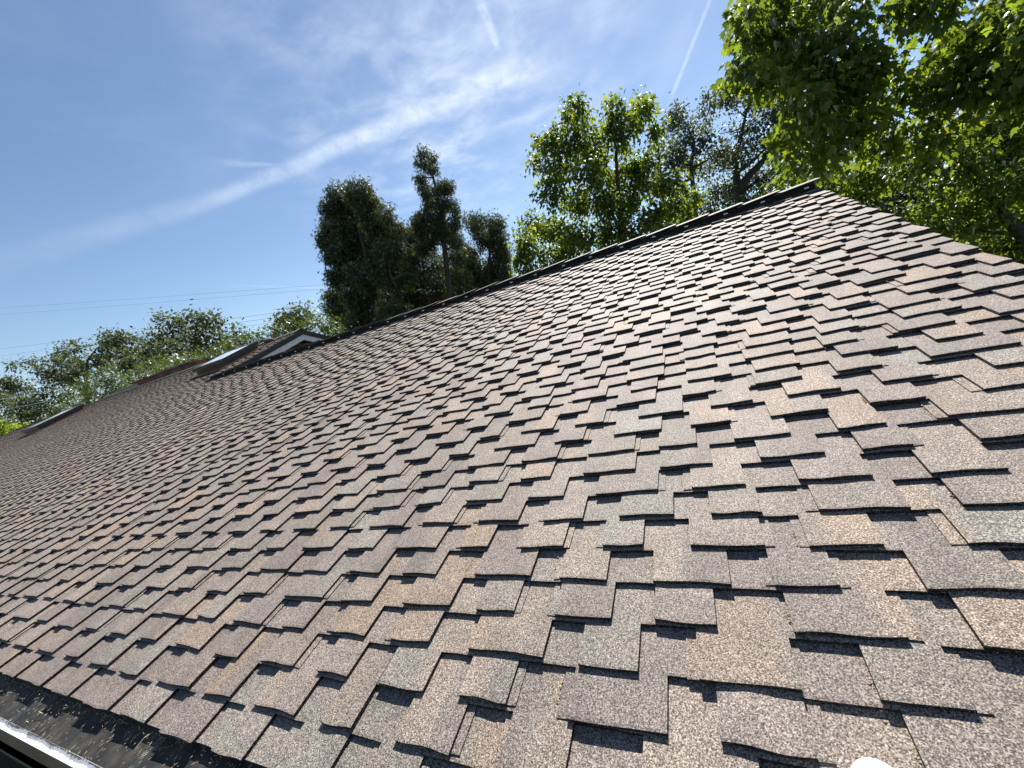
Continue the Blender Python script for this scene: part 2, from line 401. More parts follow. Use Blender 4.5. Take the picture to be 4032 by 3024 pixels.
def shingle_field(fr, xmin, xmax_fn, y_start, y_end, rnd, near_fn, z0=HS, first_drop=0.0):
    """yields (distance, accumulators) for every shingle: a tab, its underlay ply and the slot piece beside it"""
    rows = int((y_end-y_start)/ROW)
    seqw = [0.155, 0.125, 0.185, 0.14, 0.165, 0.118]; seqg = [0.105, 0.125, 0.085, 0.115, 0.095, 0.12]
    slope = TH/ROW
    for k in range(rows+1):
        y0 = y_start+k*ROW
        if y0 > y_end-0.03: break
        xe = max(xmax_fn(y0), xmax_fn(min(y0+ROW, y_end)))
        seqw = [0.150, 0.122, 0.182, 0.135, 0.160, 0.116]
        x = xmin-0.3+((k*0.143) % 0.26)+rnd.uniform(-0.03, 0.03); i = rnd.randrange(6)
        rc = RowColour(xmin-0.4, xe, rnd)
        while x < xe:
            w = seqw[i % 6]*rnd.uniform(0.9, 1.12); gp = seqg[i % 6]*rnd.uniform(0.9, 1.15); i += 1
            xa, xb = max(x, xmin), min(x+w, xe); xc = min(x+w+gp, xe)
            x += w+gp
            if xb-xa < 0.02: continue
            ctr = fr((xa+xb)/2, y0+0.06, 0); dist = np.linalg.norm(ctr-CAM)
            lod = near_fn(dist)
            acc = ([], [], [])
            y1 = min(y0+2.55*ROW, y_end); yj = rnd.uniform(-0.004, 0.004)
            if y1-y0 < 0.03: continue
            nseg, wave, rag = ((6, rnd.choice([0.0003, 0.0006, 0.001, 0.0024]), 0.0035) if lod == 0 else ((3, rnd.uniform(0.0004, 0.0022), 0.0035) if lod == 1 else (1, 0.0006, 0.003)))
            tup = TH*0.72
            if lod < 2:
                a = rnd.choice([-0.003, -0.003, -0.003, -0.02, 0.022]); c = rnd.choice([-0.003, -0.003, -0.02, 0.02, -0.003])
                slab(acc, fr, xa-a, min(xb+c, xe), y0+yj+rnd.uniform(0.0, 0.003), y1, TOP-tup, slope, TH-tup, rc, nseg, rnd, wave*0.6, rag, z0=z0)
                slab(acc, fr, xa, xb, y0+yj, y1, TOP, slope, tup, rc, nseg, rnd, wave, rag, z0=z0)
            else:
                slab(acc, fr, xa, xb, y0+yj, y1, TOP, slope, TH, rc, nseg, rnd, wave, rag, z0=z0)
            yv = y0+ROW*rnd.uniform(0.90, 1.0)
            if xc-xb > 0.01 and y1-yv > 0.02:
                slab(acc, fr, xb-0.004, xc+0.004, yv, y1, TOP-(yv-y0)*slope-0.0004, slope, TH, rc, 2 if lod < 2 else 1, rnd, 0.0005, 0.002, z0=z0)
            if k == 0:                                   # starter course under the eave slots
                slab(acc, fr, xa-0.02, xc+0.02, y0+0.004, y0+ROW*1.5, TOP-TH, slope, TH*1.6, rc, 1, rnd, 0.0003, 0.002, z0=z0)
            yield dist, ctr, acc
def merge(accs):
    V, F, C = [], [], []
    for v, f, c in accs:
        b = len(V); V += v; C += c; F += [tuple(b+i for i in q) for q in f]
    return V, F, C

def to_px(p):
    q = M.T @ (np.asarray(p)-CAM); return (CX+q[0]/-q[2]*FPX, CY-q[1]/-q[2]*FPX) if q[2] < -0.05 else (1e6, 1e6)
rnd = random.Random(5)
shs = list(shingle_field(RF, UX1, right_edge, EAVE, RIDGE-0.02, rnd, lambda d: 0 if d < 2.6 else (1 if d < 7.5 else 2)))
seen = []
for i, (d, c, a) in enumerate(shs):
    px, py = to_px(c)
    if -120 < px < 4150 and 0 < py < 3200: seen.append((d, i))
seen.sort(); near_ids = set(i for _, i in seen[:300])
for i in sorted(near_ids):
    d, c, (V, F, C) = shs[i]
    me = new_mesh('shingle', [np.asarray(v)-c for v in V], F, MT['shingle'], C)
    link('shingle', me, roof, tuple(c))
V, F, C = merge([a for i, (d, c, a) in enumerate(shs) if i not in near_ids])
o = link('shingle_field', new_mesh('shingle_field', V, F, MT['shingle'], C), roof); tag(o, 'remaining shingle courses running away to the ridge', kind='stuff')

# rake: thin metal edge and fascia on the right-hand end
mb = MB()
p0, p1 = RF(er+0.005, EAVE, HS-0.006), RF(rr+0.005, RIDGE, HS-0.006)
q0, q1 = RF(er-0.02, EAVE, HS-0.006), RF(rr-0.02, RIDGE, HS-0.006)
zz = np.array([0, 0, -0.18]); mb.hexa([p0+zz, p1+zz, q1+zz, q0+zz, p0, p1, q1, q0])
mb.build('rake_board', MT['brown'], house)

# ------------------------------------------------------------------ ridge vent and caps
mb = MB()
vtop = 0.024                                             # flat-topped vent standing over the ridge slot
def vprof(x): return [np.array([x, yb-0.130, zb-0.130*sP/cP-0.004]), np.array([x, yb-0.130, zb+vtop-0.026]), np.array([x, yb, zb+vtop-0.006]), np.array([x, yb+0.130, zb+vtop-0.026]), np.array([x, yb+0.130, zb-0.130*sP/cP-0.004]), np.array([x, yb, zb-0.004])]
pa_, pb_ = vprof(XL+0.05), vprof(rr-0.03); mb.V += [tuple(p) for p in pa_+pb_]
for i in range(6): mb.F.append((i, (i+1) % 6, 6+(i+1) % 6, 6+i))
mb.F += [(0, 5, 4, 3, 2, 1), (6, 7, 8, 9, 10, 11)]
rv = mb.build('ridge_vent', MT['vent'], house)
xx = rr-0.12
while xx > XL+0.3:
    mb = MB(); e = rnd.uniform(-0.02, 0.02)
    mb.box(WF, xx+e, xx+e+0.035, yb-0.134, yb-0.1302, zb-0.028, zb-0.016)
    mb.build('vent_plug', MT['plug'], rv); xx -= 0.33
capl = 0.30; x = rr+0.015; k = 0
while x > XL+0.1:
    V, F, C = [], [], []
    c = np.array(rnd.choices(PAL, PW)[0])*0.8
    lift = rnd.uniform(0.016, 0.030); x1_, x0_ = x, x-capl-0.06
    sec = [(-0.15, 'f'), (-0.06, 'f'), (0.0, 'c'), (0.06, 'b'), (0.15, 'b')]
    def cpt(xx_, s, z): return np.array([xx_, yb+s, zb+vtop+z-abs(s)*0.13])
    for xi, (xx_, zl) in enumerate(((x0_, 0.003), (x1_, lift))):
        for s, _ in sec:
            z = zl-(0.006 if abs(s) > 0.1 else 0)+(0.004 if s == 0 else 0)
            V.append(cpt(xx_, s+(rnd.uniform(-0.006, 0.006) if abs(s) > 0.1 else 0), z)); C.append(c*rnd.uniform(0.9, 1.1))
    for xi, (xx_, zl) in enumerate(((x0_, 0.003), (x1_, lift))):
        for s, _ in sec: V.append(V[xi*5+sec.index((s, _))]-np.array([0, 0, 0.009])); C.append(EDGE)
    for i in range(4):
        F += [(i, i+5, i+6, i+1), (10+i+1, 10+i+6, 10+i+5, 10+i), (i+5, i+15, i+16, i+6), (i, i+1, i+11, i+10)]
    F += [(0, 10, 15, 5), (4, 9, 19, 14)]
    ctr = np.mean(V, axis=0)
    link('ridge_cap', new_mesh('ridge_cap', [v-ctr for v in V], F, MT['shingle'], C), roof, tuple(ctr)); x -= capl; k += 1

# ------------------------------------------------------------------ upper roof with gable
OV = 0.0
mb = MB()
quad_slab(mb, [UF(UX1-XL, 0, HS-0.004), UF(0-0.02, 0, HS-0.004), UF(-0.02, ULEN, HS-0.004), UF(UX1-XL, ULEN, HS-0.004)], UF.en, 0.03)
uroof = mb.build('upper_roof', MT['felt'], house)
rnd2 = random.Random(9)
accs = [a for d, c, a in shingle_field(UF, UX1-XL, lambda y: 0.03, 0.0, ULEN, rnd2, lambda d: 2)]
V, F, C = merge(accs)
o = link('shingle_field', new_mesh('shingle_field', V, F, MT['shingle'], C), uroof); tag(o, 'weathered shingle courses on the raised roof', kind='stuff')
# back slope of upper roof, 13 degrees
bs = np.array([0, math.cos(PITCH), -math.sin(PITCH)]); bn = np.array([0, math.sin(PITCH), math.cos(PITCH)])
mb = MB(); B = lambda x, s, h: np.array([x, apex[1], apex[2]])+bs*s+bn*h
mb.box(B, UX1, XL+0.02, 0.0, 4.6, -0.05, -0.012)
mb.build('upper_rear_slope', MT['felt'], house)
V, F, C = [], [], []
acc = (V, F, C); bfr = frame((0, apex[1], apex[2]), (-1, 0, 0), bs)      # a few courses seen edge-on along the rake
rc = RowColour(-40, 40, rnd2)
for k in range(16):
    y = 0.02+k*0.26
    slab(acc, bfr, -XL-0.03, -UX1, y, y+0.30, 0.012-k*0.0, -0.012/0.3, 0.01, rc, 1, rnd2, 0, 0.004, z0=-0.01)
o = link('rear_shingles', new_mesh('rear_shingles', V, F, MT['shingle'], C), uroof)
# upper ridge caps
x = XL+0.03
while x > UX1+0.2:
    V, F, C = [], [], []
    c = np.array(rnd.choices(PAL, PW)[0])*0.75; lift = 0.02
    for xx_, zl in ((x-0.36, 0.0), (x, lift)):
        for s in (-0.14, 0.0, 0.14):
            p = UF(xx_-XL, ULEN+s, zl) if s < 0 else (np.array([xx_, apex[1], apex[2]])+bs*s+np.array([0, 0, zl]) if s > 0 else np.array([xx_, apex[1], apex[2]+zl+0.008]))
            V.append(p); C.append(c)
    for i in range(6): V.append(V[i]-np.array([0, 0, 0.012])); C.append(c*0.5)
    F = [(0, 3, 4, 1), (1, 4, 5, 2), (3, 9, 10, 4), (4, 10, 11, 5), (0, 6, 9, 3), (2, 5, 11, 8), (0, 1, 7, 6), (1, 2, 8, 7)]
    ctr = np.mean(V, axis=0)
    link('ridge_cap', new_mesh('ridge_cap', [v-ctr for v in V], F, MT['shingle'], C), uroof, tuple(ctr)); x -= 0.30
# gable: barge boards (white), dark drip edge, stucco wall, louvre
A = np.array([XL+0.03, apex[1], apex[2]-0.03]); L0 = np.array([XL+0.03, ridge_end[1]-0.4, ridge_end[2]-0.03-0.4*upslope[2]/upslope[1]])
R0 = A+bs*3.5
def chevron(name, m, x0, x1, o0, o1, parent=house):
    mb = MB()
    for (a, b) in ((L0, A), (A, R0)):
        dz0, dz1 = np.array([0, 0, -o0]), np.array([0, 0, -o1])
        def X(p, x): q = p.copy(); q[0] = x; return q
        mb.hexa([X(a+dz1, x0), X(b+dz1, x0), X(b+dz1, x1), X(a+dz1, x1), X(a+dz0, x0), X(b+dz0, x0), X(b+dz0, x1), X(a+dz0, x1)][:8])
    return mb.build(name, m, parent)
chevron('drip_edge', MT['bronze'], XL+0.055, XL-0.1, -0.012, 0.09)
chevron('barge_board', MT['white'], XL+0.03, XL-0.02, 0.09, 0.215)
mb = MB(); xw = XL-0.35
w = lambda y, z: np.array([xw, y, z])
mb.poly([w(L0[1]+0.4, 2.0), w(R0[1], 2.0), w(R0[1], R0[2]-0.05), w(A[1], A[2]-0.08), w(L0[1]+0.4, ridge_end[2]-0.1)])
gw = mb.build('gable_wall', MT['stucco'], house)
c0 = at(1159, 1377, X=xw+0.02); c1 = at(1212, 1352, X=xw+0.02); yc, zc_ = (c0[1]+c1[1])/2, (c0[2]+c1[2])/2
hw, hh = 0.36, 0.22; zc_ -= 0.06
mb = MB()
for y0, y1, z0, z1 in ((yc-hw, yc+hw, zc_+hh, zc_+hh+0.05), (yc-hw, yc+hw, zc_-hh-0.05, zc_-hh), (yc-hw-0.05, yc-hw, zc_-hh-0.05, zc_+hh+0.05), (yc+hw, yc+hw+0.05, zc_-hh-0.05, zc_+hh+0.05)):
    mb.box(WF, xw+0.002, xw+0.06, y0, y1, z0, z1)
lv = mb.build('gable_vent', MT['louvre'], house)
for i in range(4):
    z = zc_-hh+0.05+i*0.10; mb = MB()
    mb.hexa([WF(xw+0.045, yc-hw+.002, z-0.02), WF(xw+0.045, yc+hw-.002, z-0.02), WF(xw+0.004, yc+hw-.002, z+0.05), WF(xw+0.004, yc-hw+.002, z+0.05), WF(xw+0.05, yc-hw+.002, z-0.005), WF(xw+0.05, yc+hw-.002, z-0.005), WF(xw+0.008, yc+hw-.002, z+0.065), WF(xw+0.008, yc-hw+.002, z+0.065)])
    mb.build('louvre_slat', MT['louvre'], lv)

# skylights on the upper slope
def on_frame(fr, px, py):
    d = wray(px, py); t = ((fr.O-CAM)@fr.en)/(d@fr.en); p = CAM+d*t; return (p-fr.O)@fr.ex, (p-fr.O)@fr.eu
def skylight(x1, x0, y0, y1, hc, label, tilt=0.0):
    f = UF
    mb = MB(); mb.box(f, x0-0.06, x1+0.06, y0-0.16, y1+0.06, 0.003, 0.016); sk = None
    fl = mb
    mb = MB(); mb.box(f, x0, x1, y0, y1, 0.002, hc*0.5); sk = mb.build('skylight', MT['bronze'], house); sk['label'] = label
    fl.build('flashing', MT['copper'], sk)
    mb = MB(); e = 0.035
    def g(x, y, z): return f(x, y, z+tilt*(y-y0))
    for a in ((x0-e, x1+e, y0-e, y0+0.05), (x0-e, x1+e, y1-0.05, y1+e), (x0-e, x0+0.05, y0+0.05, y1-0.05), (x1-0.05, x1+e, y0+0.05, y1-0.05)):
        mb.box(g, *a, hc*0.55, hc)
    mb.build('frame', MT['bronze'], sk)
    mb = MB(); mb.box(g, x0+0.05, x1-0.05, y0+0.05, y1-0.05, hc-0.02, hc-0.006); mb.build('glass', MT['glass'], sk)
skylight(-9.02-XL, -10.12-XL, 5.48-RIDGE, 6.33-RIDGE, 0.17, 'large skylight with bronze curb next to the gable')
skylight(-18.1-XL, -19.3-XL, 5.15-RIDGE, 6.3-RIDGE, 0.16, 'distant skylight near the far end of the roof')

# chimney and roof vent beyond the upper ridge
Yc = apex[1]+0.5
t0, t1 = at(520, 1508, Y=Yc), at(752, 1448, Y=Yc)
xa, xb = t0[0], t1[0]; zt = apex[2]+0.30
mb = MB(); mb.box(WF, xa, xb, Yc, Yc+1.1, 2.0, zt-0.05); ch = mb.build('chimney', MT['rust'], house); ch['label'] = 'low stained brown chimney stack behind the ridge'
mb = MB(); mb.box(WF, xa-0.05, xb+0.05, Yc-0.05, Yc+1.15, zt-0.05, zt); mb.build('chimney_cap', MT['rust'], ch)
xs0, xs1 = xa-1.6, xa+0.9
zs = apex[2]+0.13
mb = MB(); mb.box(WF, xs0, xs1, Yc-0.25, Yc-0.06, 2.0, zs); s2 = mb.build('chimney_shoulder', MT['grey'], ch)
mb = MB(); mb.box(WF, xs0+1.0, xs1+0.02, Yc-0.28, Yc-0.055, zs, zs+0.03); mb.build('shoulder_flashing', MT['copper'], s2)
vp = at(1060, 1340, Y=apex[1]-0.15)
mb = MB(); mb.tube([vp+np.array([0, 0, -0.5]), vp+np.array([0, 0, -0.03])], [0.07, 0.07], 14)
mb.tube([vp+np.array([0, 0, -0.03]), vp+np.array([0, 0, 0.02]), vp+np.array([0, 0, 0.055])], [0.125, 0.12, 0.05], 16)
rvn = mb.build('roof_vent', MT['rust'], house); rvn['label'] = 'small round brown roof vent on the raised ridge'

# ------------------------------------------------------------------ walls, soffit, gutter
yE = RF(0, EAVE, 0)[1]; zE = RF(0, EAVE, HS)[2]
WY = 1.15
mb = MB(); mb.box(WF, UX1+0.6, er-0.5, WY, WY+0.18, 0.0, zE+0.02); wall = mb.build('wall', MT['brown'], house)
mb = MB(); mb.box(WF, er-0.68, er-0.5, WY+0.18, 8.6, 0.0, 2.70); mb.build('end_wall', MT['brown'], house)
mb = MB(); mb.box(WF, UX1+0.6, er-0.5, 8.6, 8.78, 0.0, 2.70); mb.build('rear_wall', MT['brown'], house)
mb = MB(); mb.box(WF, UX1+0.1, er-0.01, yE+0.03, WY-0.002, zE-0.14, zE-0.12); mb.build('soffit', MT['brown'], house)
mb = MB(); mb.box(WF, UX1, er, yE+0.002, yE+0.03, zE-0.2, zE-0.02); mb.build('fascia', MT['brown'], house)
# window and blue-grey panel in the wall under the eave
def wallbox(name, m, xa, xb, z0, z1, t, parent):
    mb = MB(); mb.box(WF, xa, xb, WY-t, WY-0.001, z0, z1); return mb.build(name, m, parent)
pnl = at(175, 2955, Y=WY); pnx = pnl[0]
wallbox('wall_panel', MT['bluegrey'], pnx, pnx+2.6, 0.02, 2.45, 0.03, house)
wx1 = at(100, 2990, Y=WY)[0]
wd = wallbox('window', MT['darkglass'], wx1-1.5, wx1-0.05, 0.5, 2.2, 0.012, house)
for (a_, b_, c_, d_) in ((wx1-0.08, wx1, 0.45, 2.25), (wx1-1.55, wx1-1.47, 0.45, 2.25), (wx1-1.47, wx1-0.08, 2.17, 2.25), (wx1-1.47, wx1-0.08, 0.45, 0.53), (wx1-0.8, wx1-0.74, 0.53, 2.17)):
    wallbox('window_frame', MT['bronze'], a_, b_, c_, d_, 0.05, wd)
wallbox('curtain', MT['darkred'], wx1-1.46, wx1-0.82, 0.54, 2.16, 0.016, wd)
# gutter
GY0, GY1 = 0.185, 0.038                       # guard runs down the slope line from under the shingles to the lip
lip = RF(0, GY1, HS+0.004)
gx0, gx1 = -12.0, er
mb = MB()
yl, zl = lip[1], lip[2]-0.004
mb.box(WF, gx0, gx1, yl-0.006, yl+0.020, zl-0.005, zl-0.001)             # rolled lip
gut = mb.build('gutter', MT['galv'], house); gut['label'] = 'white aluminium gutter under a black mesh guard'
mb = MB(); mb.box(WF, gx0, gx1, yl-0.005, yl-0.001, zl-0.12, zl-0.006); mb.box(WF, gx0, gx1, yl-0.006, yE-0.002, zl-0.124, zl-0.12)
mb.build('gutter_trough', MT['brown'], gut)
mb = MB(); mb.box(WF, gx0, gx1, yl-0.005, yE-0.004, zl-0.118, zl-0.07); mb.build('gutter_dirt', MT['mud'], gut)
for hx in (-2.45, -1.60, -0.75, -3.30, -4.15, 0.10, 0.95):
    mb = MB(); f0, f1 = RF(hx, GY1+0.004, HS-0.008), RF(hx+0.03, EAVE+0.01, HS-0.008)
    mb.hexa([RF(hx-0.009, GY1+0.006, HS-0.014), RF(hx+0.009, GY1+0.006, HS-0.014), RF(hx+0.045, EAVE-0.004, HS-0.014), RF(hx+0.027, EAVE-0.004, HS-0.014),
             RF(hx-0.009, GY1+0.006, HS-0.004), RF(hx+0.009, GY1+0.006, HS-0.004), RF(hx+0.045, EAVE-0.004, HS-0.004), RF(hx+0.027, EAVE-0.004, HS-0.004)])
    mb.build('gutter_hanger', MT['galv'], gut)
# mesh guard in panels (local coordinates run along the mesh)
gb = Matrix(((1, 0, 0, 0), (0, RF.eu[1], RF.en[1], 0), (0, RF.eu[2], RF.en[2], 0), (0, 0, 0, 1)))
xg = gx0
while xg < gx1-0.05:
    x2 = min(xg+1.2, gx1); n = 220; V = []; F = []
    r_ = random.Random(int(xg*100))
    for i in range(n+1):
        t = i/n; s = 0.0025*math.sin(3*t+xg)
        for yv in (GY1+0.004+0.006*(0.5+0.5*math.sin(i*0.21+xg))+r_.uniform(0, 0.007), (GY0+GY1)/2, GY0): V.append((t*(x2-xg), yv, HS+0.0045+(s if yv != GY0 else 0)+(-0.004 if yv == (GY0+GY1)/2 else 0)))
    for i in range(n):
        for j in range(2): a = i*3+j; F.append((a, a+3, a+4, a+1))
    o = link('gutter_guard', new_mesh('gutter_guard', V, F, MT['guard']), gut)
    o.matrix_local = Matrix.Translation(tuple(RF.O+RF.ex*xg)) @ gb
    xg = x2+0.002

# ------------------------------------------------------------------ litter: pollen flakes in the slots and needles on the guard
def flakes(pts, sizes, fr, rnd):
    V, F = [], []
    for (x, y, z), s in zip(pts, sizes):
        b = len(V); a = rnd.uniform(0, 6.3); e = rnd.uniform(0.4, 1.0)
        for j in range(5):
            t = a+j*2*math.pi/5; rr_ = s*rnd.uniform(0.6, 1.1)
            V.append(fr(x+rr_*math.cos(t), y+rr_*e*math.sin(t), z+rnd.uniform(0.0, 0.4)*s))
        V.append(fr(x, y, z+s*0.9))
        for j in range(5): F.append((b+j, b+(j+1) % 5, b+5))
    return V, F
pts, sz = [], []
rf = random.Random(3)
for i, (d, c, (V, F, C)) in enumerate(shs):
    if d > 11: continue
    loc = np.array([(c-RF.O)@RF.ex, (c-RF.O)@RF.eu]); xa = min((np.asarray(v)-RF.O)@RF.ex for v in V[:8])
    if loc[0] < -4: continue
    p = 0.55 if loc[0] > -0.4 else 0.16
    if rf.random() < p:
        base = loc[1]-0.06+rf.uniform(0.01, 0.08)
        for k in range(rf.choice([2, 3, 5, 8, 10])):
            pts.append((xa-rf.uniform(0.0015, 0.006), base+rf.gauss(0, 0.02), HS+TOP-TH+rf.uniform(-0.0005, 0.001))); sz.append(rf.uniform(0.0014, 0.0036)*(1.5 if d > 3 else 1))
    if rf.random() < 0.05: pts.append((loc[0]+rf.uniform(-0.06, 0.06), loc[1]-0.03, HS+TOP-0.0015)); sz.append(rf.uniform(0.001, 0.0026))
V, F = flakes(pts, sz, RF, rf)
tag(link('pollen_flakes', new_mesh('pollen_flakes', V, F, MT['pollen'])), 'yellow pollen flakes caught in the shingle slots', 'pollen', kind='stuff')
mb = MB()
for i in range(420):
    x = rf.uniform(-3.0, -1.0); y = GY1+0.004+(GY0-GY1-0.035)*rf.random()**0.8; L = rf.choice([0.003, 0.006, 0.010, 0.016]); a = rf.gauss(0.9, 0.5)
    z = HS+0.0062
    p = [RF(x, y, z), RF(x+L*0.5*math.cos(a), y+L*0.5*math.sin(a), z+0.0015), RF(x+L*math.cos(a+0.3), y+L*math.sin(a+0.3), z+0.0003)]
    mb.tube(p, [0.0003, 0.0005, 0.0003], 3)
for i in range(160):
    x = rf.uniform(-3.0, -0.5); y = EAVE-0.004-abs(rf.gauss(0, 0.006)); a = rf.uniform(0, 6.3); L = rf.uniform(0.003, 0.009); z = HS+0.007
    mb.tube([RF(x, y, z), RF(x+L*math.cos(a), y+L*math.sin(a)*0.5, z+0.004)], [0.0009, 0.0005], 3)
for x, y, L, a in ((-2.3, 0.09, 0.05, 0.2), (-1.6, 0.15, 0.045, -1.9), (-2.3, 0.06, 0.02, 0.5), (-2.6, 0.032, 0.05, 3.3)):
    mb.tube([RF(x, y, HS+0.008), RF(x+L*0.5*math.cos(a), y+L*0.5*math.sin(a)+0.004, HS+0.014), RF(x+L*math.cos(a), y+L*math.sin(a), HS+0.009)], [0.0012, 0.0011, 0.0008], 5)
tag(mb.build('dry_needles', MT['straw']), 'dry needles and plant bits scattered on the mesh gutter guard', 'litter', kind='stuff')

# white plastic cup upside down on the shingles, bottom right
cpx = on_frame(RF, 3470, 3185); cu = empty('plastic_cup', tuple(RF(cpx[0], cpx[1], 0.001)), 'upturned white plastic cup standing on the shingles beside the camera', 'cup')
def lathe(fr, cx, cy, prof, n=32):
    mb = MB(); b = 0
    for r_, z in prof:
        for j in range(n): t = 2*math.pi*j/n; mb.V.append(tuple(fr(cx+r_*math.cos(t), cy+r_*math.sin(t), z)))
    for i in range(len(prof)-1):
        for j in range(n): mb.F.append((i*n+j, i*n+(j+1) % n, (i+1)*n+(j+1) % n, (i+1)*n+j))
    return mb
lb = lathe(RF, cpx[0], cpx[1], [(0.040, 0.001), (0.0415, 0.003), (0.040, 0.006), (0.033, 0.062), (0.032, 0.066), (0.029, 0.0672), (0.0001, 0.0678)])
lb.build('body', MT['plastic'], cu)

# ------------------------------------------------------------------ trees
def leaf_shape(kind):
    if kind == 'maple':                    # five-lobed blade, tip along +y, folded along the midrib
        o = [(0, -0.05, 0), (0.20, -0.12, -.03), (0.34, 0.02, -.06), (0.52, 0.10, -.12), (0.30, 0.28, -.05), (0.46, 0.55, -.10), (0.20, 0.52, -.03), (0.0, 1.0, -.05)]
        pts = o+[(-x, y, z) for x, y, z in o[-2:0:-1]]; c = (0, 0.25, 0.05)
        V = np.array(pts+[c]); n = len(pts); T = np.array([(i, (i+1) % n, n) for i in range(n)]); return V-[0, 0.3, 0], T
    if kind == 'small':                    # rough lobed leaf
        V = np.array([(0, -0.1, 0), (0.42, 0.1, -.08), (0.2, 0.45, -.02), (0, 1, -.06), (-0.2, 0.45, -.02), (-0.42, 0.1, -.08), (0, 0.3, 0.05)]); T = np.array([(i, (i+1) % 6, 6) for i in range(6)]); return V-[0, 0.35, 0], T
    if kind == 'quad':
        V = np.array([(0, -0.5, 0), (0.34, 0, -.06), (0, 0.5, 0), (-0.34, 0, -.06)]); T = np.array([(0, 1, 2), (0, 2, 3)]); return V, T
    if kind == 'spray':                    # flat forked spray
        V = np.array([(0, -0.1, 0), (0.05, 0.28, 0), (0.36, 0.70, -.06), (0.04, 0.50, 0), (0.03, 1.0, -.10), (-0.04, 0.48, 0), (-0.33, 0.62, -.05), (-0.05, 0.26, 0)])
        T = np.array([(0, 1, 7), (1, 2, 3), (1, 3, 7), (3, 4, 5), (3, 5, 7), (5, 6, 7)]); return V, T
def norm(a): return a/(np.linalg.norm(a, axis=1, keepdims=True)+1e-9)
def leaves_mesh(name, P, Ndir, Tdir, size, kind, material, cols):
    """P positions, Ndir face normals, Tdir tip directions"""
    sv, st = leaf_shape(kind); n = len(P)
    y = norm(Tdir-Ndir*np.sum(Tdir*Ndir, axis=1, keepdims=True)); x = np.cross(y, Ndir)
    Bm = np.stack([x, y, Ndir], axis=1)                      # n,3(axis),3(world)
    V = np.einsum('vk,nkw->nvw', sv, Bm)*size[:, None, None]+P[:, None, :]
    T = st[None]+(np.arange(n)*len(sv))[:, None, None]
    return tri_mesh(name, V.reshape(-1, 3), T.reshape(-1, 3), material, np.repeat(cols, len(sv), axis=0))

def vnoise(P, seed, scale):
    """cheap smooth pseudo-noise in 3-D, about -1..1"""
    r = np.random.default_rng(seed); out = np.zeros(len(P))
    for k in range(6):
        w = r.normal(size=3)*scale*(1+0.35*k); out += np.sin(P@w+r.uniform(0, 6.28))*(1/(1+0.3*k))
    return out/2.4

DM = 7.0
def clump_points(cl, Y0, dens, depth, seed, hollow=0.45, jitY=1.0, hole=-0.75, hscale=2.0):
    """twig centres through ellipsoids given as (px, py, rx, ry[, dY])"""
    r = np.random.default_rng(seed); allP, ctrs = [], []
    for c in cl:
        px, py, rx, ry = c[:4]; dY = c[4] if len(c) > 4 else r.uniform(-jitY, jitY)
        ctr = at(px, py, Y=Y0+dY); s = np.linalg.norm(ctr-CAM)/np.linalg.norm([(px-CX), (py-CY), FPX])   # metres per pixel
        ax = M @ np.array([1, 0, 0]); ay = M @ np.array([0, 1, 0]); az = np.cross(ax, ay)
        RX, RY = rx*s, ry*s; RZ = depth*(RX+RY)/2
        n = max(14, int(DM*dens*(RX*RY*RZ)**(2/3)*3.2)); u = norm(r.normal(size=(n, 3))); rad = r.random(n)**hollow
        u = u*rad[:, None]
        P = ctr+u[:, :1]*RX*ax+u[:, 1:2]*RY*ay+u[:, 2:]*RZ*az
        keep = vnoise(P, seed+5, hscale) > hole
        allP.append(np.hstack([P[keep], np.repeat(ctr[None], keep.sum(), 0)])); ctrs.append(ctr)
    return np.vstack(allP), ctrs

def limb(p, q, r, sag=0.15, n=5, wob=0.12):
    p, q = np.asarray(p, float), np.asarray(q, float); L = np.linalg.norm(q-p); out = []
    off = r.normal(size=3)*wob*L
    for i in range(n+1):
        t = i/n; b = p*(1-t)+q*t+np.array([0, 0, -sag*L])*(4*t*(1-t))*0.5+off*math.sin(math.pi*t)*0.5
        out.append(b)
    return out

